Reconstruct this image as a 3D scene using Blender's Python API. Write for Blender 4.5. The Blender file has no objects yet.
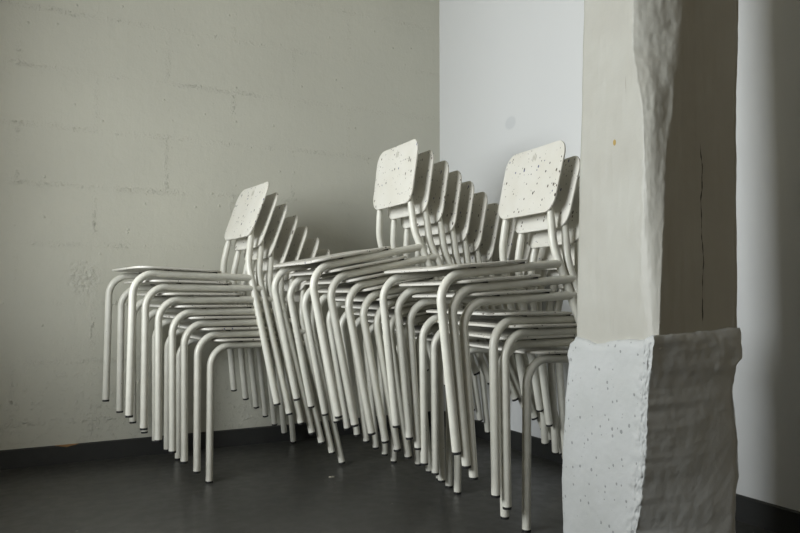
import bpy, bmesh, math, random
from mathutils import Vector, Matrix, noise

S = bpy.context.scene
COL = S.collection

# ------------------------------------------------------------------ camera
TH = 0.03824
cam_data = bpy.data.cameras.new('camera')
cam = bpy.data.objects.new('camera', cam_data)
COL.objects.link(cam)
cam.location = (0, 0, 0.65)
cam.rotation_euler = (math.pi / 2 + TH, 0, 0)
cam_data.sensor_width = 36
cam_data.lens = 701.96 / 800 * 36
cam_data.clip_start = 0.02
S.camera = cam

# ------------------------------------------------------------------ world, lights, exposure
world = bpy.data.worlds.new('world'); S.world = world
world.use_nodes = True
bg = world.node_tree.nodes['Background']
bg.inputs[0].default_value = (0.80, 0.90, 1.0, 1)
bg.inputs[1].default_value = 0.4
S.view_settings.view_transform = 'Standard'
S.view_settings.look = 'None'
S.view_settings.gamma = 1.0
S.view_settings.use_curve_mapping = False
S.view_settings.exposure = 0.0

# room frame: X runs along the left wall away from the corner, Y along the right wall
ANG = 0.4873837
CX, CY = 0.19942, 3.49962
LX, LY = -math.cos(ANG), -math.sin(ANG)
RX, RY = math.sin(ANG), -math.cos(ANG)
ROOM = Matrix(((LX, RX, 0, CX), (LY, RY, 0, CY), (0, 0, 1, 0), (0, 0, 0, 1)))
ROOM_S, ROOM_D, ROOM_H = 2.45, 6.5, 2.7
RIGHT_END = 2.1                         # unseen plaster stopped short here to limit bounce onto the pillar
REVEAL = 0.72  # unseen reveal, deepened to shade the left wall near the window
WIN = (0.74, 2.25, 0.62, 1.84)         # window opening: d0, d1, z0, z1

sun_data = bpy.data.lights.new('window_daylight', 'AREA')
sun_data.shape = 'RECTANGLE'
sun_data.size = WIN[1] - WIN[0]; sun_data.size_y = WIN[3] - WIN[2]
sun_data.energy = 97
sun_data.color = (0.94, 0.98, 1.0)
daylight = bpy.data.objects.new('window_daylight', sun_data); COL.objects.link(daylight)
_p = ROOM @ Vector((ROOM_S + REVEAL - 0.02, (WIN[0] + WIN[1]) / 2, (WIN[2] + WIN[3]) / 2))
daylight.matrix_world = Matrix.Translation(_p) @ Vector((-LX, -LY, 0)).to_track_quat('-Z', 'Y').to_matrix().to_4x4()

FILL_OPEN = (0.9, 2.2, 0.8, 2.2)             # invented opening behind the camera for a fill lamp: s0, s1, z0, z1
fill_data = bpy.data.lights.new('rear_fill', 'AREA')  # added fill lamp, lifts shadows in the stacks and on the walls
fill_data.shape = 'RECTANGLE'; fill_data.size = FILL_OPEN[1] - FILL_OPEN[0]; fill_data.size_y = FILL_OPEN[3] - FILL_OPEN[2]
fill_data.energy = 10
fill_data.color = (1.0, 0.95, 0.84)
rear = bpy.data.objects.new('rear_fill', fill_data); COL.objects.link(rear)
_p = ROOM @ Vector(((FILL_OPEN[0] + FILL_OPEN[1]) / 2, ROOM_D + 0.18, (FILL_OPEN[2] + FILL_OPEN[3]) / 2))
rear.matrix_world = Matrix.Translation(_p) @ Vector((-RX, -RY, 0)).to_track_quat('-Z', 'Y').to_matrix().to_4x4()

# ------------------------------------------------------------------ helpers
def tag(o, label=None, cat=None, group=None, kind=None):
    if label: o['label'] = label
    if cat: o['category'] = cat
    if group: o['group'] = group
    if kind: o['kind'] = kind
    return o

def link_mesh(name, verts, faces, mat, parent=None, smooth=True, matrix=None):
    me = bpy.data.meshes.new(name)
    me.from_pydata([tuple(v) for v in verts], [], faces)
    me.update()
    if smooth:
        me.polygons.foreach_set('use_smooth', [True] * len(me.polygons))
    if mat: me.materials.append(mat)
    o = bpy.data.objects.new(name, me); COL.objects.link(o)
    if parent: o.parent = parent
    if matrix is not None: o.matrix_world = matrix
    return o

def empty(name, matrix):
    o = bpy.data.objects.new(name, None); COL.objects.link(o)
    o.empty_display_size = 0.1
    o.matrix_world = matrix
    return o

class MB:
    def __init__(self): self.v = []; self.f = []
    def add(self, vs, fs):
        b = len(self.v); self.v += [Vector(v) for v in vs]
        self.f += [tuple(b + i for i in f) for f in fs]
    def box(self, x0, x1, y0, y1, z0, z1):
        self.add([(x0,y0,z0),(x1,y0,z0),(x1,y1,z0),(x0,y1,z0),(x0,y0,z1),(x1,y0,z1),(x1,y1,z1),(x0,y1,z1)],
                 [(0,3,2,1),(4,5,6,7),(0,1,5,4),(1,2,6,5),(2,3,7,6),(3,0,4,7)])
    def tube(self, pts, r, n=14, cap0=True, cap1=True):
        pts = [Vector(p) for p in pts]
        rings = []; up = None
        for i, p in enumerate(pts):
            a = pts[max(i-1, 0)]; b = pts[min(i+1, len(pts)-1)]
            t = (b - a).normalized()
            if up is None:
                up = Vector((1, 0, 0)) if abs(t.x) < 0.7 else Vector((0, 1, 0))
            up = (up - t * up.dot(t)).normalized()
            s = t.cross(up)
            rr = r[i] if isinstance(r, (list, tuple)) else r
            rings.append([p + (up * math.cos(2*math.pi*k/n) + s * math.sin(2*math.pi*k/n)) * rr for k in range(n)])
        vs = [v for ring in rings for v in ring]; fs = []
        for i in range(len(pts) - 1):
            for k in range(n):
                k2 = (k + 1) % n
                fs.append((i*n+k, i*n+k2, (i+1)*n+k2, (i+1)*n+k))
        if cap0: fs.append(tuple(range(n))[::-1])
        if cap1: fs.append(tuple((len(pts)-1)*n + k for k in range(n)))
        self.add(vs, fs)

def fillet(pts, r, n=9):
    pts = [Vector(p) for p in pts]; out = [pts[0]]
    for i in range(1, len(pts) - 1):
        p = pts[i]; a = (pts[i-1] - p).normalized(); b = (pts[i+1] - p).normalized()
        rr = r[i-1] if isinstance(r, (list, tuple)) else r
        half = a.angle(b) / 2
        d = rr / math.tan(half)
        c = p + (a + b).normalized() * (rr / math.sin(half))
        u = (p + a*d) - c; v = (p + b*d) - c
        tot = u.angle(v)
        for k in range(n + 1):
            t = k / n
            out.append(c + (u * math.sin((1-t)*tot) + v * math.sin(t*tot)) / math.sin(tot))
    out.append(pts[-1]); return out

def auto_smooth(o, deg=40):
    me = o.data
    bm = bmesh.new(); bm.from_mesh(me)
    bmesh.ops.recalc_face_normals(bm, faces=bm.faces)
    for e in bm.edges:
        if len(e.link_faces) == 2 and e.calc_face_angle(0) > math.radians(deg): e.smooth = False
    bm.to_mesh(me); bm.free()
    return o

# ------------------------------------------------------------------ materials
def new_mat(name):
    m = bpy.data.materials.new(name); m.use_nodes = True
    nt = m.node_tree; b = nt.nodes['Principled BSDF']
    return m, nt, b

class NT:
    """small node helper"""
    def __init__(self, nt): self.nt = nt
    def n(self, typ, **kw):
        x = self.nt.nodes.new(typ)
        for k, v in kw.items(): setattr(x, k, v)
        return x
    def l(self, a, b): self.nt.links.new(a, b)
    def val(self, s, v):
        if hasattr(v, 'is_output'): self.l(v, s)
        else: s.default_value = v
    def math(self, op, a, b=0.0, c=0.0, clamp=False):
        x = self.n('ShaderNodeMath', operation=op, use_clamp=clamp)
        for s, v in zip(x.inputs, (a, b, c)): self.val(s, v)
        return x.outputs[0]
    def ramp(self, v, a, b, lo=0.0, hi=1.0):
        x = self.n('ShaderNodeMapRange'); x.interpolation_type = 'SMOOTHSTEP'
        self.val(x.inputs[0], v); x.inputs[1].default_value = a; x.inputs[2].default_value = b
        x.inputs[3].default_value = lo; x.inputs[4].default_value = hi
        return x.outputs[0]
    def mix(self, f, a, b):
        x = self.n('ShaderNodeMix', data_type='RGBA')
        self.val(x.inputs[0], f); self.val(x.inputs[6], a); self.val(x.inputs[7], b)
        return x.outputs[2]
    def noise(self, vec, scale, detail=3, rough=0.55):
        x = self.n('ShaderNodeTexNoise'); self.l(vec, x.inputs['Vector'])
        x.inputs['Scale'].default_value = scale; x.inputs['Detail'].default_value = detail
        x.inputs['Roughness'].default_value = rough
        return x.outputs[0]
    def vor(self, vec, scale, rnd=1.0):
        x = self.n('ShaderNodeTexVoronoi'); self.l(vec, x.inputs['Vector'])
        x.inputs['Scale'].default_value = scale; x.inputs['Randomness'].default_value = rnd
        return x.outputs['Distance'], x.outputs['Color']
    def obj(self): return self.n('ShaderNodeTexCoord').outputs['Object']
    def xyz(self, v):
        x = self.n('ShaderNodeSeparateXYZ'); self.l(v, x.inputs[0]); return x.outputs
    def vec(self, a, b, c):
        x = self.n('ShaderNodeCombineXYZ')
        for s, v in zip(x.inputs, (a, b, c)): self.val(s, v)
        return x.outputs[0]
    def vmul(self, v, k):
        x = self.n('ShaderNodeVectorMath', operation='MULTIPLY'); self.l(v, x.inputs[0])
        x.inputs[1].default_value = k; return x.outputs[0]
    def vadd(self, v, k):
        x = self.n('ShaderNodeVectorMath', operation='ADD'); self.l(v, x.inputs[0]); self.val(x.inputs[1], k); return x.outputs[0]
    def bump(self, h, dist=1.0, strength=1.0):
        x = self.n('ShaderNodeBump'); x.inputs['Strength'].default_value = strength
        x.inputs['Distance'].default_value = dist; self.l(h, x.inputs['Height']); return x.outputs[0]

def RGB(r, g, b): return (r, g, b, 1.0)

def mat_tube():
    m, nt, b = new_mat('cream_enamel'); N = NT(nt)
    p = N.obj()
    n1 = N.noise(p, 35, 2)
    b_col = N.mix(N.ramp(n1, 0.35, 0.75), RGB(0.66, 0.65, 0.575), RGB(0.61, 0.60, 0.525))
    n2 = N.noise(p, 160, 2)
    chip = N.ramp(n2, 0.74, 0.78)
    b_col = N.mix(chip, b_col, RGB(0.22, 0.19, 0.14))
    N.l(b_col, b.inputs['Base Color'])
    b.inputs['Roughness'].default_value = 0.34
    return m

def mat_laminate():
    m, nt, b = new_mat('speckled_laminate'); N = NT(nt)
    rnd = N.n('ShaderNodeObjectInfo').outputs['Random']
    off = N.vec(N.math('MULTIPLY', rnd, 31.7), N.math('MULTIPLY', rnd, 17.3), N.math('MULTIPLY', rnd, 53.1))
    p = N.vadd(N.obj(), off)
    base = N.mix(N.ramp(N.noise(p, 9, 3), 0.35, 0.7), RGB(0.67, 0.655, 0.595), RGB(0.63, 0.61, 0.54))
    pd = N.vadd(p, N.vmul(N.n('ShaderNodeTexNoise').outputs['Color'], (0, 0, 0)))
    # chips: round-ish spots in patches, sizes vary from cell to cell
    cl = N.ramp(N.noise(p, 13, 2), 0.44, 0.58)
    col = base
    for sc, thr, keep, c1, c2 in ((66, 0.24, 0.57, RGB(0.035, 0.032, 0.03), RGB(0.10, 0.075, 0.05)),
                                  (120, 0.22, 0.70, RGB(0.05, 0.05, 0.055), RGB(0.16, 0.12, 0.08))):
        ps = N.vmul(p, (1.0, 1.0, 0.72))
        d, c = N.vor(ps, sc)
        cc = N.n('ShaderNodeSeparateColor'); N.l(c, cc.inputs[0])
        size = N.math('MULTIPLY', cc.outputs[1], thr)
        spot = N.math('LESS_THAN', d, N.math('ADD', size, 0.05))
        on = N.math('GREATER_THAN', N.math('ADD', cc.outputs[0], N.math('MULTIPLY', cl, 0.25)), keep + 0.15)
        f = N.math('MULTIPLY', spot, on)
        tint = N.mix(cc.outputs[2], c1, c2)
        tint = N.mix(N.math('GREATER_THAN', cc.outputs[2], 0.9), tint, RGB(0.05, 0.06, 0.16))
        col = N.mix(f, col, tint)
    N.l(col, b.inputs['Base Color'])
    b.inputs['Roughness'].default_value = 0.42
    return m

def mat_plain(name, c, rough=0.5):
    m, nt, b = new_mat(name); N = NT(nt)
    n1 = N.noise(N.obj(), 60, 2)
    N.l(N.mix(n1, RGB(*c), RGB(*[k * 0.8 for k in c])), b.inputs['Base Color'])
    b.inputs['Roughness'].default_value = rough
    return m

def mat_block_wall():
    m, nt, b = new_mat('painted_block_wall'); N = NT(nt)
    p = N.obj(); x, y, z = N.xyz(p)
    wob = N.noise(p, 14, 3); wob2 = N.noise(N.vadd(p, (5.2, 0, 3.1)), 14, 3)
    xx = N.math('ADD', x, N.math('MULTIPLY', N.math('SUBTRACT', wob, 0.5), 0.022))
    zz = N.math('ADD', z, N.math('MULTIPLY', N.math('SUBTRACT', wob2, 0.5), 0.022))
    zr = N.math('DIVIDE', N.math('ADD', zz, 1.8 - 0.828), 0.2265)     # course index
    row = N.math('FLOOR', zr)
    fz = N.math('ABSOLUTE', N.math('SUBTRACT', N.math('FRACT', N.math('ADD', zr, 0.5)), 0.5))
    odd = N.math('MULTIPLY', N.math('MODULO', row, 2.0), 0.5)
    xr = N.math('ADD', N.math('DIVIDE', N.math('ADD', xx, 2.72 - 1.589), 0.544), odd)
    fx = N.math('ABSOLUTE', N.math('SUBTRACT', N.math('FRACT', N.math('ADD', xr, 0.5)), 0.5))
    jz = N.ramp(fz, 0.01, 0.085, 1.0, 0.0)
    jx = N.ramp(fx, 0.003, 0.03, 1.0, 0.0)
    joint = N.math('MAXIMUM', jz, jx)
    gate = N.math('MULTIPLY', N.ramp(N.noise(p, 5.5, 3), 0.40, 0.62), N.ramp(x, 0.3, 1.3, 0.35, 1.0))
    joint = N.math('MULTIPLY', joint, N.math('ADD', N.math('MULTIPLY', gate, 0.75), 0.16))
    rough = N.noise(p, 95, 4, 0.65)
    fine = N.noise(p, 28, 4)
    trowel = N.noise(N.vmul(p, (1.0, 1.0, 0.25)), 30, 3)
    d, c = N.vor(p, 30)
    cc = N.n('ShaderNodeSeparateColor'); N.l(c, cc.inputs[0])
    lump = N.math('MULTIPLY', N.ramp(d, 0.02, 0.22, 1.0, 0.0), N.math('GREATER_THAN', cc.outputs[0], 0.90))
    # rough round patch on the wall
    dx = N.math('SUBTRACT', x, 1.622); dz = N.math('SUBTRACT', z, 0.712)
    dx = N.math('ADD', dx, N.math('MULTIPLY', N.math('SUBTRACT', fine, 0.5), 0.07))
    rr = N.math('SQRT', N.math('ADD', N.math('MULTIPLY', dx, dx), N.math('MULTIPLY', N.math('MULTIPLY', dz, dz), 0.62)))
    patch = N.ramp(N.math('ADD', rr, N.math('MULTIPLY', N.math('SUBTRACT', N.noise(p, 38, 4, 0.7), 0.5), 0.06)), 0.03, 0.075, 1.0, 0.0)
    h = N.math('MULTIPLY', rough, 0.0006)
    h = N.math('ADD', h, N.math('MULTIPLY', fine, 0.0022))
    h = N.math('ADD', h, N.math('MULTIPLY', trowel, 0.0012))
    crumb = N.ramp(N.noise(p, 62, 4, 0.62), 0.50, 0.68)
    crumb2 = N.ramp(N.noise(N.vadd(p, (2.7, 0, 7.9)), 120, 3, 0.6), 0.5, 0.66)
    jr = N.math('MULTIPLY', joint, N.math('ADD', N.math('MULTIPLY', crumb, 0.0042), N.math('MULTIPLY', crumb2, 0.0022)))
    h = N.math('ADD', h, jr)
    h = N.math('ADD', h, N.math('MULTIPLY', lump, 0.0032))
    h = N.math('ADD', h, N.math('MULTIPLY', patch, N.math('MULTIPLY', N.math('SUBTRACT', N.noise(p, 48, 4, 0.6), 0.45), 0.016)))
    # low part of the wall is rougher
    low = N.ramp(z, 0.05, 0.6, 1.0, 0.15)
    h = N.math('ADD', h, N.math('MULTIPLY', low, N.math('MULTIPLY', N.ramp(N.noise(p, 40, 5, 0.7), 0.5, 0.75), 0.0035)))
    N.l(N.bump(h, 1.0, 0.8), b.inputs['Normal'])
    big = N.noise(p, 1.6, 2)
    col = N.mix(N.ramp(big, 0.3, 0.7), RGB(0.565, 0.56, 0.48), RGB(0.53, 0.525, 0.45))
    N.l(col, b.inputs['Base Color'])
    b.inputs['Roughness'].default_value = 0.5
    return m

def mat_plaster():
    m, nt, b = new_mat('white_plaster'); N = NT(nt)
    p = N.obj(); x, y, z = N.xyz(p)
    n1 = N.noise(p, 2.0, 2)
    col = N.mix(n1, RGB(0.69, 0.70, 0.695), RGB(0.665, 0.675, 0.67))
    # round filled spot
    dy = N.math('SUBTRACT', y, 0.585); dz = N.math('SUBTRACT', z, 1.38)
    rr = N.math('SQRT', N.math('ADD', N.math('MULTIPLY', N.math('MULTIPLY', dy, dy), 0.55), N.math('MULTIPLY', dz, dz)))
    col = N.mix(N.math('MULTIPLY', N.ramp(rr, 0.021, 0.033, 1.0, 0.0), 0.5), col, RGB(0.52, 0.54, 0.55))
    N.l(col, b.inputs['Base Color'])
    h = N.math('MULTIPLY', N.noise(p, 35, 3), 0.0006)
    N.l(N.bump(h, 1.0, 0.6), b.inputs['Normal'])
    b.inputs['Roughness'].default_value = 0.55
    return m

def mat_floor():
    m, nt, b = new_mat('painted_concrete_floor'); N = NT(nt)
    p = N.obj()
    n1 = N.noise(p, 3.0, 4); n2 = N.noise(p, 22, 4)
    col = N.mix(N.ramp(n1, 0.3, 0.7), RGB(0.042, 0.042, 0.038), RGB(0.052, 0.052, 0.047))
    col = N.mix(N.ramp(n2, 0.62, 0.72, 0, 0.35), col, RGB(0.085, 0.088, 0.082))
    d, c = N.vor(p, 16)
    cc = N.n('ShaderNodeSeparateColor'); N.l(c, cc.inputs[0])
    f = N.math('MULTIPLY', N.math('LESS_THAN', d, N.math('MULTIPLY', cc.outputs[1], 0.075)), N.math('GREATER_THAN', cc.outputs[0], 0.72))
    col = N.mix(N.math('MULTIPLY', f, 0.8), col, RGB(0.26, 0.255, 0.22))
    N.l(col, b.inputs['Base Color'])
    N.l(N.ramp(n2, 0.3, 0.7, 0.30, 0.42), b.inputs['Roughness'])
    h = N.math('ADD', N.math('MULTIPLY', N.noise(p, 18, 3), 0.0012), N.math('MULTIPLY', n1, 0.003))
    N.l(N.bump(h, 1.0, 0.5), b.inputs['Normal'])
    return m

def mat_skirting(chip=False):
    m, nt, b = new_mat('dark_skirting_paint' + ('_chipped' if chip else '')); N = NT(nt)
    p = N.obj(); x, y, z = N.xyz(p)
    col = N.mix(N.noise(p, 25, 3), RGB(0.022, 0.023, 0.022), RGB(0.034, 0.035, 0.034))
    if chip:
        dx = N.math('SUBTRACT', x, 1.672); dz = N.math('SUBTRACT', z, 0.071)
        w = N.noise(p, 45, 3)
        r1 = N.math('ADD', N.math('MULTIPLY', N.math('ABSOLUTE', dx), 0.26), N.math('ABSOLUTE', dz))
        r1 = N.math('ADD', r1, N.math('MULTIPLY', w, 0.01))
        col = N.mix(N.math('LESS_THAN', r1, 0.0145), col, RGB(0.27, 0.15, 0.06))
    N.l(col, b.inputs['Base Color'])
    b.inputs['Roughness'].default_value = 0.42
    h = N.math('MULTIPLY', N.noise(p, 50, 3), 0.001)
    N.l(N.bump(h, 1.0, 0.6), b.inputs['Normal'])
    return m

def mat_post():
    m, nt, b = new_mat('painted_timber'); N = NT(nt)
    p = N.obj(); x, y, z = N.xyz(p)
    grain = N.noise(N.vmul(p, (1, 1, 0.12)), 55, 4)
    fine = N.noise(p, 120, 4)
    col = N.mix(N.ramp(N.noise(p, 6, 3), 0.3, 0.7), RGB(0.40, 0.395, 0.35), RGB(0.37, 0.36, 0.315))
    # fine drying cracks along the grain
    cr = N.math('MULTIPLY', N.ramp(grain, 0.30, 0.27), N.ramp(N.noise(p, 7, 2), 0.5, 0.62))
    col = N.mix(N.math('MULTIPLY', cr, 0.55), col, RGB(0.25, 0.23, 0.19))
    # the long crack on the shaded face
    wob = N.math('MULTIPLY', N.math('SUBTRACT', N.noise(p, 10, 3), 0.5), 0.02)
    cx = N.math('ADD', N.math('SUBTRACT', x, 0.150), wob)
    line = N.math('LESS_THAN', N.math('ABSOLUTE', cx), N.math('ADD', 0.0004, N.math('MULTIPLY', N.ramp(N.noise(N.vmul(p, (0.01, 0.01, 1)), 22, 2), 0.38, 0.6), 0.0016)))
    zone = N.math('MULTIPLY', N.ramp(z, 0.575, 0.60), N.ramp(z, 0.96, 1.0, 1.0, 0.0))
    front = N.math('LESS_THAN', y, 0.02)
    crack = N.math('MULTIPLY', N.math('MULTIPLY', line, zone), front)
    col = N.mix(crack, col, RGB(0.03, 0.028, 0.025))
    # ochre dab
    dy = N.math('SUBTRACT', y, 0.113); dz = N.math('SUBTRACT', z, 0.998)
    rr = N.math('SQRT', N.math('ADD', N.math('MULTIPLY', dy, dy), N.math('MULTIPLY', N.math('MULTIPLY', dz, dz), 0.4)))
    col = N.mix(N.math('MULTIPLY', N.math('LESS_THAN', rr, 0.0045), N.math('LESS_THAN', x, 0.01)), col, RGB(0.32, 0.22, 0.05))
    N.l(col, b.inputs['Base Color'])
    b.inputs['Roughness'].default_value = 0.5
    h = N.math('ADD', N.math('MULTIPLY', grain, 0.0009), N.math('MULTIPLY', fine, 0.0005))
    h = N.math('SUBTRACT', h, N.math('MULTIPLY', crack, 0.003))
    N.l(N.bump(h, 1.0, 0.7), b.inputs['Normal'])
    return m

def mat_plinth():
    m, nt, b = new_mat('painted_concrete'); N = NT(nt)
    p = N.obj()
    col = N.mix(N.ramp(N.noise(p, 8, 3), 0.3, 0.7), RGB(0.455, 0.465, 0.455), RGB(0.42, 0.43, 0.415))
    pv = N.vmul(p, (0.3, 1.0, 0.75))
    d, c = N.vor(pv, 75)
    cc = N.n('ShaderNodeSeparateColor'); N.l(c, cc.inputs[0])
    pit = N.math('MULTIPLY', N.math('LESS_THAN', d, N.math('MULTIPLY', cc.outputs[1], 0.26)), N.math('GREATER_THAN', cc.outputs[0], 0.60))
    d2, c2 = N.vor(N.vadd(pv, (3.3, 1.7, 0.4)), 34)
    cc2 = N.n('ShaderNodeSeparateColor'); N.l(c2, cc2.inputs[0])
    pit2 = N.math('MULTIPLY', N.math('LESS_THAN', d2, N.math('MULTIPLY', cc2.outputs[1], 0.17)), N.math('GREATER_THAN', cc2.outputs[0], 0.50))
    px_, py_, pz_ = N.xyz(p)
    pit = N.math('MULTIPLY', N.math('MAXIMUM', pit, pit2), N.math('LESS_THAN', px_, -0.008))
    col = N.mix(N.math('MULTIPLY', pit, 0.6), col, RGB(0.13, 0.13, 0.13))
    N.l(col, b.inputs['Base Color'])
    b.inputs['Roughness'].default_value = 0.6
    h = N.math('ADD', N.math('MULTIPLY', N.noise(p, 90, 4, 0.65), 0.0014), N.math('MULTIPLY', N.noise(p, 22, 3), 0.0014))
    h = N.math('SUBTRACT', h, N.math('MULTIPLY', pit, 0.0025))
    N.l(N.bump(h, 1.0, 0.7), b.inputs['Normal'])
    return m

M_TUBE = mat_tube(); M_LAM = mat_laminate()
M_RUB = mat_plain('black_rubber', (0.012, 0.012, 0.012), 0.6)
M_EMB = mat_plain('worn_emblem', (0.47, 0.45, 0.38), 0.5)
M_BLOCK = mat_block_wall(); M_PLASTER = mat_plaster(); M_FLOOR = mat_floor()
M_SK = mat_skirting(); M_SKC = mat_skirting(True)
M_POST = mat_post(); M_PLINTH = mat_plinth()
M_ROOM = mat_plain('room_paint', (0.22, 0.17, 0.09), 0.7)
M_CEIL = mat_plain('ceiling_paint', (0.50, 0.44, 0.32), 0.8)
M_FRAME = mat_plain('window_paint', (0.6, 0.6, 0.58), 0.5)

# ------------------------------------------------------------------ room shell
def struct(name, mb, mat):
    o = link_mesh(name, mb.v, mb.f, mat, smooth=False, matrix=ROOM)
    o['kind'] = 'structure'
    return o

T = 0.2
m = MB(); m.box(-T, ROOM_S + REVEAL + T, -T, ROOM_D + T, -0.2, 0.0); struct('floor', m, M_FLOOR)
m = MB(); m.box(-T, ROOM_S + REVEAL + T, -T, ROOM_D + T, ROOM_H, ROOM_H + 0.2); struct('ceiling', m, M_CEIL)
m = MB(); m.box(0, ROOM_S, -T, 0, 0, ROOM_H); struct('wall_left', m, M_BLOCK)
m = MB(); m.box(-T, 0, -T, RIGHT_END, 0, ROOM_H); struct('wall_right', m, M_PLASTER)
m = MB(); m.box(-T, -0.05, RIGHT_END, ROOM_D + T, 0, ROOM_H); struct('wall_rear', m, M_ROOM)  # unseen dark section, put in to cut bounce onto the pillar
m = MB(); s0, s1, z0, z1 = FILL_OPEN  # wall behind the camera, pierced for the added fill lamp
m.box(0, s0, ROOM_D, ROOM_D + T, 0, ROOM_H); m.box(s1, ROOM_S + REVEAL, ROOM_D, ROOM_D + T, 0, ROOM_H)
m.box(s0, s1, ROOM_D, ROOM_D + T, 0, z0); m.box(s0, s1, ROOM_D, ROOM_D + T, z1, ROOM_H)
struct('wall_front', m, M_ROOM)
m = MB(); w = 0.05; ys = (ROOM_D + 0.06, ROOM_D + 0.11)
m.box(s0, s0 + w, *ys, z0, z1); m.box(s1 - w, s1, *ys, z0, z1)
m.box(s0 + w, s1 - w, *ys, z0, z0 + w); m.box(s0 + w, s1 - w, *ys, z1 - w, z1)
struct('fill_opening_frame', m, M_FRAME)  # frame of the invented opening
m = MB()
d0, d1, z0, z1 = WIN
m.box(ROOM_S, ROOM_S + REVEAL, -T, d0, 0, ROOM_H)  # unseen pier, blocks window light from the near left wall
m.box(ROOM_S + REVEAL, ROOM_S + REVEAL + T, d1, ROOM_D + T, 0, ROOM_H)
m.box(ROOM_S, ROOM_S + REVEAL, d0, d1, 0, z0)
m.box(ROOM_S, ROOM_S + REVEAL, d0, d1, z1, ROOM_H)
struct('wall_side', m, M_ROOM)
m = MB(); w = 0.05
xs = (ROOM_S + REVEAL - 0.09, ROOM_S + REVEAL - 0.04)
m.box(*xs, d0, d0 + w, z0, z1); m.box(*xs, d1 - w, d1, z0, z1)
m.box(*xs, d0 + w, d1 - w, z0, z0 + w); m.box(*xs, d0 + w, d1 - w, z1 - w, z1)
struct('window_1', m, M_FRAME)

# skirting boards, top edge slightly eased
def skirting(name, pts, mat):
    # pts: function (t along, profile) ; straight board with a tiny chamfer
    along, L0, L1, h, t = pts
    prof = [(0, 0), (t, 0), (t, h - 0.004), (t - 0.004, h), (0, h)]
    vs = []
    for L in (L0, L1):
        for a, z in prof:
            vs.append((L, a, z) if along == 'x' else (a, L, z))
    n = len(prof)
    fs = [tuple(range(n)), tuple(range(2*n - 1, n - 1, -1))] + [(k, (k+1) % n, n + (k+1) % n, n + k) for k in range(n)]
    mb = MB(); mb.add(vs, fs)
    o = struct(name, mb, mat); auto_smooth(o); return o
skirting('baseboard_left', ('x', 0.0, ROOM_S, 0.0715, 0.008), M_SKC)
skirting('baseboard_right', ('y', 0.008, RIGHT_END, 0.0735, 0.008), M_SK)

# ------------------------------------------------------------------ pillar
def lerp_tab(tab, z):
    tab = sorted(tab)
    if z <= tab[0][0]: return tab[0][1]
    for (za, va), (zb, vb) in zip(tab, tab[1:]):
        if z <= zb:
            t = (z - za) / (zb - za); t = t * t * (3 - 2 * t) * 0.5 + t * 0.5
            return va + (vb - va) * t
    return tab[-1][1]

PA = 0.23904                                     # length of the lit face
P0 = Vector((0.43615, 1.72, 0))
P1 = P0 + Vector((RX, RY, 0)) * PA               # near edge of the pillar
FR = Vector((-LX, -LY, 0)); BK = Vector((-RX, -RY, 0))
PIL = Matrix(((FR.x, BK.x, 0, P1.x), (FR.y, BK.y, 0, P1.y), (0, 0, 1, 0), (0, 0, 0, 1)))
pillar = empty('pillar', PIL)
tag(pillar, 'whitewashed rough square timber post on a thicker pitted concrete plinth, in the right foreground', 'pillar')

aL = [(0.56, -0.0102), (0.879, 0.0028), (1.124, 0.0168), (1.369, 0.0273)]
aC = [(0.545, 0.190), (0.569, 0.1953), (0.71, 0.2006), (0.789, 0.2048), (0.855, 0.2107), (0.92, 0.2155), (1.009, 0.2128),
      (1.077, 0.2097), (1.136, 0.1963), (1.196, 0.1856), (1.309, 0.1874), (1.5, 0.18)]
bC = [(0.561, 0.0097), (0.636, 0.0173), (0.709, 0.0218), (0.853, 0.0309), (0.897, 0.0333), (0.942, 0.0404), (1.003, 0.0495),
      (1.055, 0.06), (1.123, 0.0709), (1.194, 0.0868), (1.309, 0.0974), (1.5, 0.11)]
bR = [(0.588, 0.265), (0.714, 0.2685), (1.034, 0.2738), (1.348, 0.2915)]

def path_points(segs):
    """segs: list of (p, q, n, tagname) -> points with tag & parameter"""
    out = []
    for p, q, n, nm in segs:
        for k in range(n):
            t = k / n
            out.append((p[0] + (q[0]-p[0])*t, p[1] + (q[1]-p[1])*t, nm, t))
    return out

def fbm(v, o=4):
    return noise.fractal(v, 1.0, 2.0, o)

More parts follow.
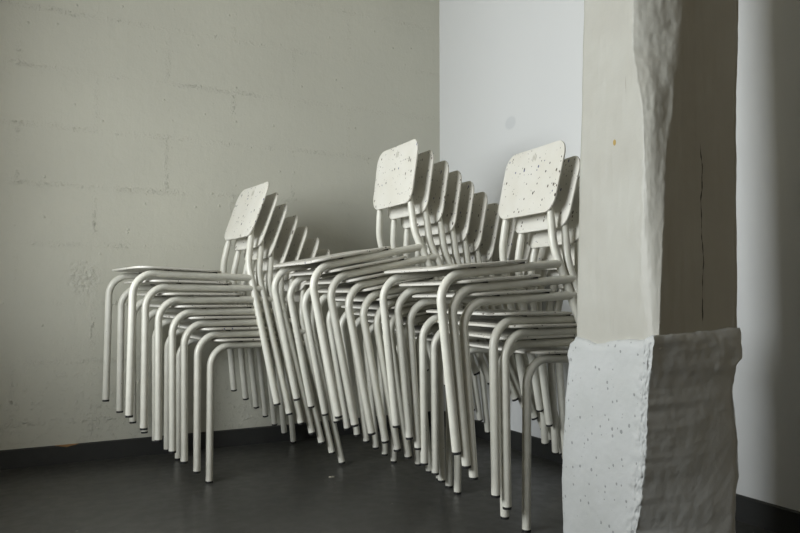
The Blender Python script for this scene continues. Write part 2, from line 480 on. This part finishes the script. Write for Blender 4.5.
def build_shaft():
    zs = [0.53 + 0.005 * i for i in range(int((1.45 - 0.53) / 0.005) + 1)] + [1.6, 1.9, 2.3, ROOM_H]
    vs = []; n = 0
    for z in zs:
        zc = min(z, 1.45)
        A = (0, PA - lerp_tab(aL, zc)); B = (0, PA - lerp_tab(aC, zc))
        Cc = (lerp_tab(bC, zc), 0); D = (lerp_tab(bR, zc), 0)
        E = (D[0], 0.24); bl = math.hypot(Cc[0], B[1])
        pts = path_points([(A, B, 46, 'L'), (B, Cc, 30, 'C'), (Cc, D, 44, 'F'), (D, E, 10, 'R'), (E, A, 10, 'K')])
        n = len(pts)
        for x, y, nm, t in pts:
            P = Vector((x, y, z))
            e = min(t, 1 - t)
            if nm == 'L':
                d = 0.0011 * fbm(P * 14) + 0.0006 * fbm(Vector((x*60, y*60, z*9)))
                d += 0.002 * max(0, 1 - e / 0.06) * fbm(P * 45) if t > 0.5 else -0.0035 * max(0, 1 - t / 0.04)
                nx, ny = -1, 0
            elif nm == 'C':
                up = min(1.0, max(0.0, (z - 0.62) / 0.45))
                d = (0.0018 + 0.001 * up) * fbm(Vector((x*40, y*40, z*7))) + 0.0016 * fbm(P * 60) * (0.4 + up)
                # furrows with raised rims
                d += (0.0022 * up) * math.sin(6.5 * t + 2.5 * fbm(Vector((1.3, 2.1, z * 5)))) * min(1, e / 0.12)
                d *= 0.6
                d += 0.009 * math.sin(math.pi * t) * min(1, (bl / 0.09))
                nx, ny = -0.7071, -0.7071
            elif nm == 'F':
                d = 0.0012 * fbm(P * 12) + 0.0007 * fbm(Vector((x*60, y*60, z*9)))
                d -= 0.004 * max(0, 1 - (1 - t) / 0.04)
                nx, ny = 0, -1
            elif nm == 'R':
                d = 0.0025 * fbm(P * 11); nx, ny = 1, 0
            else:
                d = 0.002 * fbm(P * 11); nx, ny = 0, 1
            vs.append((x + nx * d, y + ny * d, z))
    fs = []
    for i in range(len(zs) - 1):
        for k in range(n):
            k2 = (k + 1) % n
            fs.append((i*n + k, (i+1)*n + k, (i+1)*n + k2, i*n + k2))
    fs.append(tuple(range(n))); fs.append(tuple((len(zs)-1)*n + k for k in range(n))[::-1])
    return vs, fs

OFF = 0.012
gL = [(0.0, -0.050), (0.058, -0.0509), (0.187, -0.0547), (0.261, -0.05), (0.386, -0.0392), (0.436, -0.033), (0.486, -0.0251), (0.505, -0.0303), (0.533, -0.0208), (0.543, -0.0063)]
gEL = [(0.0, 0.165), (0.124, 0.1705), (0.199, 0.1833), (0.31, 0.1965), (0.419, 0.204), (0.527, 0.2143), (0.556, 0.2204)]
gR = [(0.0, 0.226), (0.11, 0.2269), (0.183, 0.2306), (0.227, 0.2387), (0.294, 0.2388), (0.362, 0.2321), (0.408, 0.2265), (0.442, 0.2308), (0.471, 0.2385), (0.486, 0.2563), (0.554, 0.26), (0.566, 0.2551)]

def build_plinth():
    NZ = 150; vs = []; n = 0
    for i in range(NZ + 6):
        f = min(i, NZ) / NZ
        zr = f * 0.552
        A = (-OFF, PA - lerp_tab(gL, zr)); B = (-OFF, PA - lerp_tab(gEL, zr))
        D = (lerp_tab(gR, zr) + 0.004, -OFF)
        Cc = (-0.009, B[1] - 0.018 + 0.004 * fbm(Vector((0.3, 0.7, zr * 22))))
        B = (B[0], B[1] + 0.004 * fbm(Vector((4.3, 0.7, zr * 18))))
        E = (D[0], 0.27); K = (-OFF, A[1])
        pts = path_points([(A, B, 56, 'L'), (B, Cc, 20, 'C'), (Cc, D, 60, 'F'), (D, E, 10, 'R'), (E, K, 10, 'K')])
        n = len(pts)
        for x, y, nm, t in pts:
            if nm == 'F': y = -OFF + (Cc[1] + OFF) * max(0, 1 - t / 0.95) ** 1.25
            if nm == 'L':   zt = lerp_tab([(0, 0.545), (0.3, 0.531), (0.6, 0.543), (1, 0.552)], t)
            elif nm == 'C': zt = 0.552 + 0.008 * t
            elif nm == 'F': zt = 0.560 + 0.010 * t
            elif nm == 'R': zt = 0.570
            else:           zt = 0.570 - 0.025 * t
            zt += 0.004 * fbm(Vector((x*25, y*25, 3.3)))
            z = f * zt
            P = Vector((x, y, z)); e = min(t, 1 - t)
            d = 0.0
            if nm == 'L':
                d = 0.0010 * fbm(P * 16) + 0.0006 * fbm(P * 70)
                d -= 0.003 * max(0, 1 - t / 0.05)
                d += 0.004 * max(0, (t - 0.9) / 0.1) * fbm(P * 55)
                nx, ny = -1, 0
            elif nm == 'C':
                d = 0.001 * math.sin(math.pi * t) + 0.0034 * fbm(P * 70) + 0.0026 * fbm(P * 160); nx, ny = -0.7071, -0.7071
            elif nm == 'F':
                d = 0.0016 * fbm(P * 14) + 0.0006 * fbm(P * 60)
                # slumped band of mortar around the top
                band = 1 / (1 + math.exp(-(z - 0.478 - 0.012 * fbm(Vector((x*14, 0, 1)))) / 0.006))
                d += 0.007 * band + 0.003 * band * fbm(P * 22)
                d -= 0.003 * max(0, 1 - (1 - t) / 0.04); nx, ny = 0, -1
            elif nm == 'R': d = 0.004 * fbm(P * 18); nx, ny = 1, 0
            else: d = 0.002 * fbm(P * 11); nx, ny = 0, 1
            x2, y2 = x + nx * d, y + ny * d
            if f > 0.965: # ease the shoulder
                q = (f - 0.965) / 0.035
                sh = 0.006 * q * q
                x2 -= nx * sh; y2 -= ny * sh
            if i > NZ:
                q = (i - NZ) / 6
                cx, cy = 0.13, 0.12
                x2 += (cx - x2) * q * 0.55; y2 += (cy - y2) * q * 0.55
                z = zt + 0.004 * math.sin(q * math.pi / 2) * (1 if nm in 'LCF' else 0.5)
            vs.append((x2, y2, z))
    fs = []; rows = NZ + 6
    for i in range(rows - 1):
        for k in range(n):
            k2 = (k + 1) % n
            fs.append((i*n + k, (i+1)*n + k, (i+1)*n + k2, i*n + k2))
    fs.append(tuple(range(n))); fs.append(tuple((rows-1)*n + k for k in range(n))[::-1])
    return vs, fs

def child(name, vs, fs, mat, parent, smooth=True):
    o = link_mesh(name, vs, fs, mat, smooth=smooth)
    o.parent = parent
    return o

v, f = build_shaft(); o = child('post', v, f, M_POST, pillar); auto_smooth(o, 75)
v, f = build_plinth(); o = child('plinth', v, f, M_PLINTH, pillar); auto_smooth(o, 80)
o['label'] = 'thicker pitted concrete plinth'

# ------------------------------------------------------------------ chairs
AF, VC, HC = 0.198, 0.005, 0.468
AJ, VJ, HJ = 0.148, 0.430, 0.456
AR, VR = 0.226, 0.500
AB, VB, HB = 0.153, 0.424, 0.611
AT, VT, HT = 0.160, 0.501, 0.819
AU = 0.118
TR = 0.0124

def panel(n_out, surf, thick, mat, name, parent):
    """closed sheet with rounded outline: n_out = outline fn(k) ring of (a,b) ; surf(a,b)->(point, normal)"""
    ring = n_out; n = len(ring)
    ca = sum(p[0] for p in ring) / n; cb = sum(p[1] for p in ring) / n
    mb = MB(); vs = []; fs = []
    scales = [0.0, 0.25, 0.5, 0.7, 0.85, 0.94, 1.0]
    def layer(side):
        base = len(vs)
        p, nn = surf(ca, cb); vs.append(p + nn * (side * thick / 2))
        for si, s in enumerate(scales[1:]):
            for a, b in ring:
                aa, bb = ca + (a - ca) * s, cb + (b - cb) * s
                p, nn = surf(aa, bb)
                vs.append(p + nn * (side * thick / 2 * (1.0 if si < len(scales) - 2 else 0.62)))
        for k in range(n):
            k2 = (k + 1) % n
            fs.append((base, base + 1 + k, base + 1 + k2) if side > 0 else (base, base + 1 + k2, base + 1 + k))
            for s in range(len(scales) - 2):
                q = base + 1 + s * n
                t = (q + k, q + n + k, q + n + k2, q + k2)
                fs.append(t if side > 0 else t[::-1])
        return base + 1 + (len(scales) - 2) * n
    # small extra rim so the edge is rounded
    r1 = layer(1); r0 = layer(-1)
    base = len(vs)
    for a, b in ring:
        dx, dy = a - ca, b - cb; L = math.hypot(dx, dy)
        p, nn = surf(a + dx / L * 0.0012, b + dy / L * 0.0012); vs.append(p)
    for k in range(n):
        k2 = (k + 1) % n
        fs.append((r1 + k, base + k, base + k2, r1 + k2))
        fs.append((base + k, r0 + k, r0 + k2, base + k2))
    mb.add(vs, fs)
    o = link_mesh(name, mb.v, mb.f, mat); o.parent = parent
    auto_smooth(o, 50)
    return o

def round_quad(c, r, seg=8, edge=6):
    """c: 4 corners CCW, r: radii -> outline"""
    out = []
    for i in range(4):
        p = Vector(c[i]); a = Vector(c[i-1]) - p; b = Vector(c[(i+1) % 4]) - p
        a.normalize(); b.normalize()
        half = a.angle(b) / 2; rr = r[i]; d = rr / math.tan(half)
        ctr = p + (a + b).normalized() * (rr / math.sin(half))
        u = p + a * d - ctr; v = p + b * d - ctr; tot = u.angle(v)
        arc = []
        for k in range(seg + 1):
            t = k / seg
            arc.append(ctr + (u * math.sin((1-t)*tot) + v * math.sin(t*tot)) / math.sin(tot))
        if out:
            st = out[-1]
            for k in range(1, edge): out.append(st.lerp(arc[0], k / edge))
        out += arc
    st = out[-1]
    for k in range(1, edge): out.append(st.lerp(out[0], k / edge))
    return [(q.x, q.y) for q in out]

def make_chair():
    ch = empty('stacking_chair', Matrix.Identity(4))
    rail_y = lambda v: HC + (HJ - HC) * (v - VC) / (VJ - VC)
    rail_x = lambda v: AF + (AJ - AF) * (v - VC) / (VJ - VC)
    # seat: flat board with a rolled front edge
    gap = 0.0015; th = 0.0098
    def seat_surf(a, b):
        def zz(b):
            z = rail_y(b) + TR + gap + th / 2
            if b < 0.04: z -= 0.0035 * ((0.04 - b) / 0.04) ** 2
            return z
        z = zz(b) - 0.003 * (1 - (a / 0.2) ** 2) * min(1, max(0, (b - 0.03) / 0.08))
        s = (zz(b + 0.002) - zz(b - 0.002)) / 0.004
        nn = Vector((0, -s, 1)).normalized()
        return Vector((a, b, z)), nn
    out = round_quad([(-0.226, 0.009), (0.226, 0.009), (0.172, 0.320), (-0.172, 0.320)], (0.050, 0.050, 0.055, 0.055))
    panel(out, seat_surf, th, M_LAM, 'seat', ch)
    # backrest
    def back_surf(a, b):
        t = (b - HB) / (HT - HB)
        v = VB + (VT - VB) * t
        c = 0.005 * (1 - (a / 0.155) ** 2)
        s = (VT - VB) / (HT - HB)
        nn = Vector((-2 * 0.005 * a / 0.155 ** 2 * -1, -1, s)).normalized()
        return Vector((a, v + c - 0.004, b)), nn
    out = round_quad([(-AB, HB), (AB, HB), (AT, HT), (-AT, HT)], (0.046, 0.046, 0.046, 0.046))
    bk = panel(out, back_surf, 0.0085, M_LAM, 'backrest', ch)
    # small worn emblem pressed into the top of the backrest: three upright strokes like a flame
    mb = MB()
    for ox, lean, h0, h1 in ((-0.0065, -0.12, 0.776, 0.797), (0.0, 0.0, 0.780, 0.803), (0.0065, 0.12, 0.776, 0.797)):
        ring = []
        for k in range(7):
            t = k / 6; b = h0 + (h1 - h0) * t
            wd = 0.0021 * math.sin(math.pi * (0.12 + 0.8 * t)) ; a = ox + lean * (b - h0) * math.sin(t * 2.4)
            for sd in (-1, 1):
                p_, n_ = back_surf(a + sd * wd, b); ring.append((p_ + n_ * 0.0040, p_ + n_ * 0.00475))
        vs = [q[0] for q in ring] + [q[1] for q in ring]; m0 = len(ring); fs = []
        for k in range(6):
            i0 = 2 * k
            fs.append((m0 + i0, m0 + i0 + 1, m0 + i0 + 3, m0 + i0 + 2))
            fs.append((i0, m0 + i0, m0 + i0 + 2, i0 + 2)); fs.append((i0 + 1, i0 + 3, m0 + i0 + 3, m0 + i0 + 1))
        fs.append((0, 1, m0 + 1, m0)); fs.append((m0 - 2, 2 * m0 - 2, 2 * m0 - 1, m0 - 1))
        mb.add(vs, fs)
    em = link_mesh('emblem', mb.v, mb.f, M_EMB, smooth=False); em.parent = bk
    em['label'] = 'faint grey three-stroke mark'
    # frame
    for s in (-1, 1):
        foot = Vector((s * AF, 0, 0.007)); cor = Vector((s * AF, VC, HC)); jn = Vector((s * AJ, VJ, HJ))
        pts = fillet([foot, cor, jn], 0.072, 12)
        cut = len(pts) - 1
        mb = MB(); mb.tube(pts[:cut], TR); leg = link_mesh('front_leg', mb.v, mb.f, M_TUBE); leg.parent = ch; auto_smooth(leg)
        mb = MB(); mb.tube([Vector((s * AF, -0.0, 0)), Vector((s * AF, 0, 0.007))], TR * 0.97); c = link_mesh('foot_cap', mb.v, mb.f, M_RUB); c.parent = leg; auto_smooth(c)
        c['label'] = 'black plastic foot cap'
        mb = MB(); mb.tube([pts[cut - 1], jn], TR); ra = link_mesh('seat_rail', mb.v, mb.f, M_TUBE); ra.parent = ch; auto_smooth(ra)
        for vv in (0.115, 0.285):
            q = Vector((s * (rail_x(vv) - 0.001), vv, rail_y(vv) + TR - 0.001))
            mb = MB(); mb.box(q.x - 0.007, q.x + 0.007, q.y - 0.008, q.y + 0.008, q.z - 0.002, q.z + gap + 0.0015)
            sp = link_mesh('spacer', mb.v, mb.f, M_RUB, smooth=False); sp.parent = ra
        rf = Vector((s * AR, VR, 0)); dirr = (jn - rf).normalized()
        f0 = rf + dirr * 0.007
        bend = Vector((s * 0.139, 0.418, 0.510)); top = Vector((s * (AU - 0.004), 0.442, 0.655))
        jn = rf.lerp(bend, 0.456 / 0.510)
        pts = [f0, jn] + fillet([jn, bend, top], 0.20, 8)[1:]
        k = 1
        mb = MB(); mb.tube(pts[:k + 1], TR, cap1=False); rl = link_mesh('rear_leg', mb.v, mb.f, M_TUBE); rl.parent = ch; auto_smooth(rl)
        mb = MB(); mb.tube([rf, f0], TR * 0.97); c = link_mesh('foot_cap', mb.v, mb.f, M_RUB); c.parent = rl; auto_smooth(c)
        c['label'] = 'black plastic foot cap'
        mb = MB(); hi = pts[k:]; hi = hi[:-1] + [hi[-2].lerp(hi[-1], q) for q in (0.4, 0.7, 1.0)]
        mb.tube(hi, [TR] * (len(hi) - 3) + [TR * 0.95, TR * 0.72, TR * 0.62], cap0=False); bp = link_mesh('back_post', mb.v, mb.f, M_TUBE); bp.parent = ch; auto_smooth(bp)
    return ch

def copy_tree(o, parent=None):
    c = o.copy(); COL.objects.link(c)
    if parent: c.parent = parent
    for k in list(o.children): copy_tree(k, c)
    return c

POSES = [
[ (-0.9813,2.4489,0.2505,0.5732,-0.0021,-0.0002), (-0.9419,2.4764,0.2049,0.5642,0.0122,0.0014), (-0.9030,2.5030,0.1611,0.5634,0.0224,0.0022), (-0.8658,2.5284,0.1189,0.5729,0.0241,0.0013), (-0.8329,2.5528,0.0796,0.5690,0.0236,0.0004), (-0.7967,2.5783,0.0407,0.5661,0.0168,-0.0007), (-0.7615,2.6038,0.0005,0.5672,0.0111,-0.0005) ],
[ (-0.2782,2.3517,0.2686,0.4723,0.2214,-0.0013), (-0.2293,2.3736,0.2382,0.4714,0.2147,0.0004), (-0.1798,2.3946,0.2081,0.4825,0.2110,0.0008), (-0.1381,2.4142,0.1789,0.4869,0.2054,0.0005), (-0.1008,2.4337,0.1491,0.4882,0.1946,-0.0010), (-0.0656,2.4546,0.1213,0.4896,0.1757,-0.0017), (-0.0318,2.4776,0.0931,0.4904,0.1531,-0.0012), (0.0032,2.5023,0.0639,0.4939,0.1179,-0.0009), (0.0371,2.5280,0.0330,0.4962,0.0689,-0.0004), (0.0700,2.5541,0.0003,0.4975,0.0,0.0) ],
[ (0.0687,2.0312,0.2316,0.4138,0.1243,-0.0024), (0.1027,2.0454,0.1925,0.3739,0.1080,0.0032), (0.1267,2.0600,0.1577,0.3534,0.0767,0.0094), (0.1663,2.0686,0.1077,0.4666,0.0232,0.0009), (0.1997,2.0799,0.0740,0.4547,0.0229,-0.0009), (0.2097,2.1098,0.0413,0.3867,0.0334,-0.0024), (0.2661,2.1245,0.0003,0.4124,0.0,0.0) ],
]
def pose_matrix(x, y, z, yaw, pit, rol):
    cy, sy = math.cos(yaw), math.sin(yaw)
    v = Vector((cy, sy, 0)); u = Vector((sy, -cy, 0)); w = Vector((0, 0, 1))
    v2 = v * math.cos(pit) + w * math.sin(pit); w2 = w * math.cos(pit) - v * math.sin(pit)
    u2 = u * math.cos(rol) + w2 * math.sin(rol); w3 = w2 * math.cos(rol) - u * math.sin(rol)
    return Matrix(((u2.x, v2.x, w3.x, x), (u2.y, v2.y, w3.y, y), (u2.z, v2.z, w3.z, z), (0, 0, 0, 1)))

ORD = ['topmost', 'second', 'third', 'fourth', 'fifth', 'sixth', 'seventh', 'eighth', 'ninth', 'tenth']
STACKS = [('left stack, nearest the rough block wall', 'left stack beside the rough block wall'),
          ('tall forward-leaning middle stack', 'tall forward-leaning middle stack'),
          ('right stack behind the pillar', 'right stack, next to the pillar')]
proto = make_chair(); first = True
for (d1_, d2_), poses in zip(STACKS, POSES):
    n = len(poses)
    for i, q in enumerate(poses):
        ch = proto if first else copy_tree(proto)
        first = False
        ch.matrix_world = pose_matrix(*q)
        if i == 0: lab = 'topmost cream chair with speckled backrest, on the ' + d1_
        elif i == n - 1: lab = 'bottom cream chair standing on the floor under the ' + d2_
        else: lab = '%s cream tube-legged chair from the top of the %s' % (ORD[i], d2_)
        tag(ch, lab, 'chair', 'cream stacking chairs in the three stacks')

# ------------------------------------------------------------------ small things on the floor
bm_v = [(-0.011, -0.004, 0), (-0.003, -0.008, 0), (0.010, -0.005, 0), (0.012, 0.003, 0), (0.002, 0.007, 0), (-0.009, 0.005, 0)]
vs = [Vector(p) for p in bm_v] + [Vector((p[0] * 0.9, p[1] * 0.9, 0.0018 + 0.0012 * (i % 2))) for i, p in enumerate(bm_v)]
fs = [tuple(range(6))[::-1], tuple(range(6, 12))] + [(k, (k+1) % 6, 6 + (k+1) % 6, 6 + k) for k in range(6)]
flake = link_mesh('paint_flake', vs, fs, mat_plain('old_paint', (0.30, 0.285, 0.23), 0.7), smooth=False,
                  matrix=Matrix.Translation((-0.2426, 2.513, 0.0)) @ Matrix.Rotation(0.3, 4, 'Z'))
tag(flake, 'small pale paint flake lying on the dark floor in front of the chairs', 'debris')
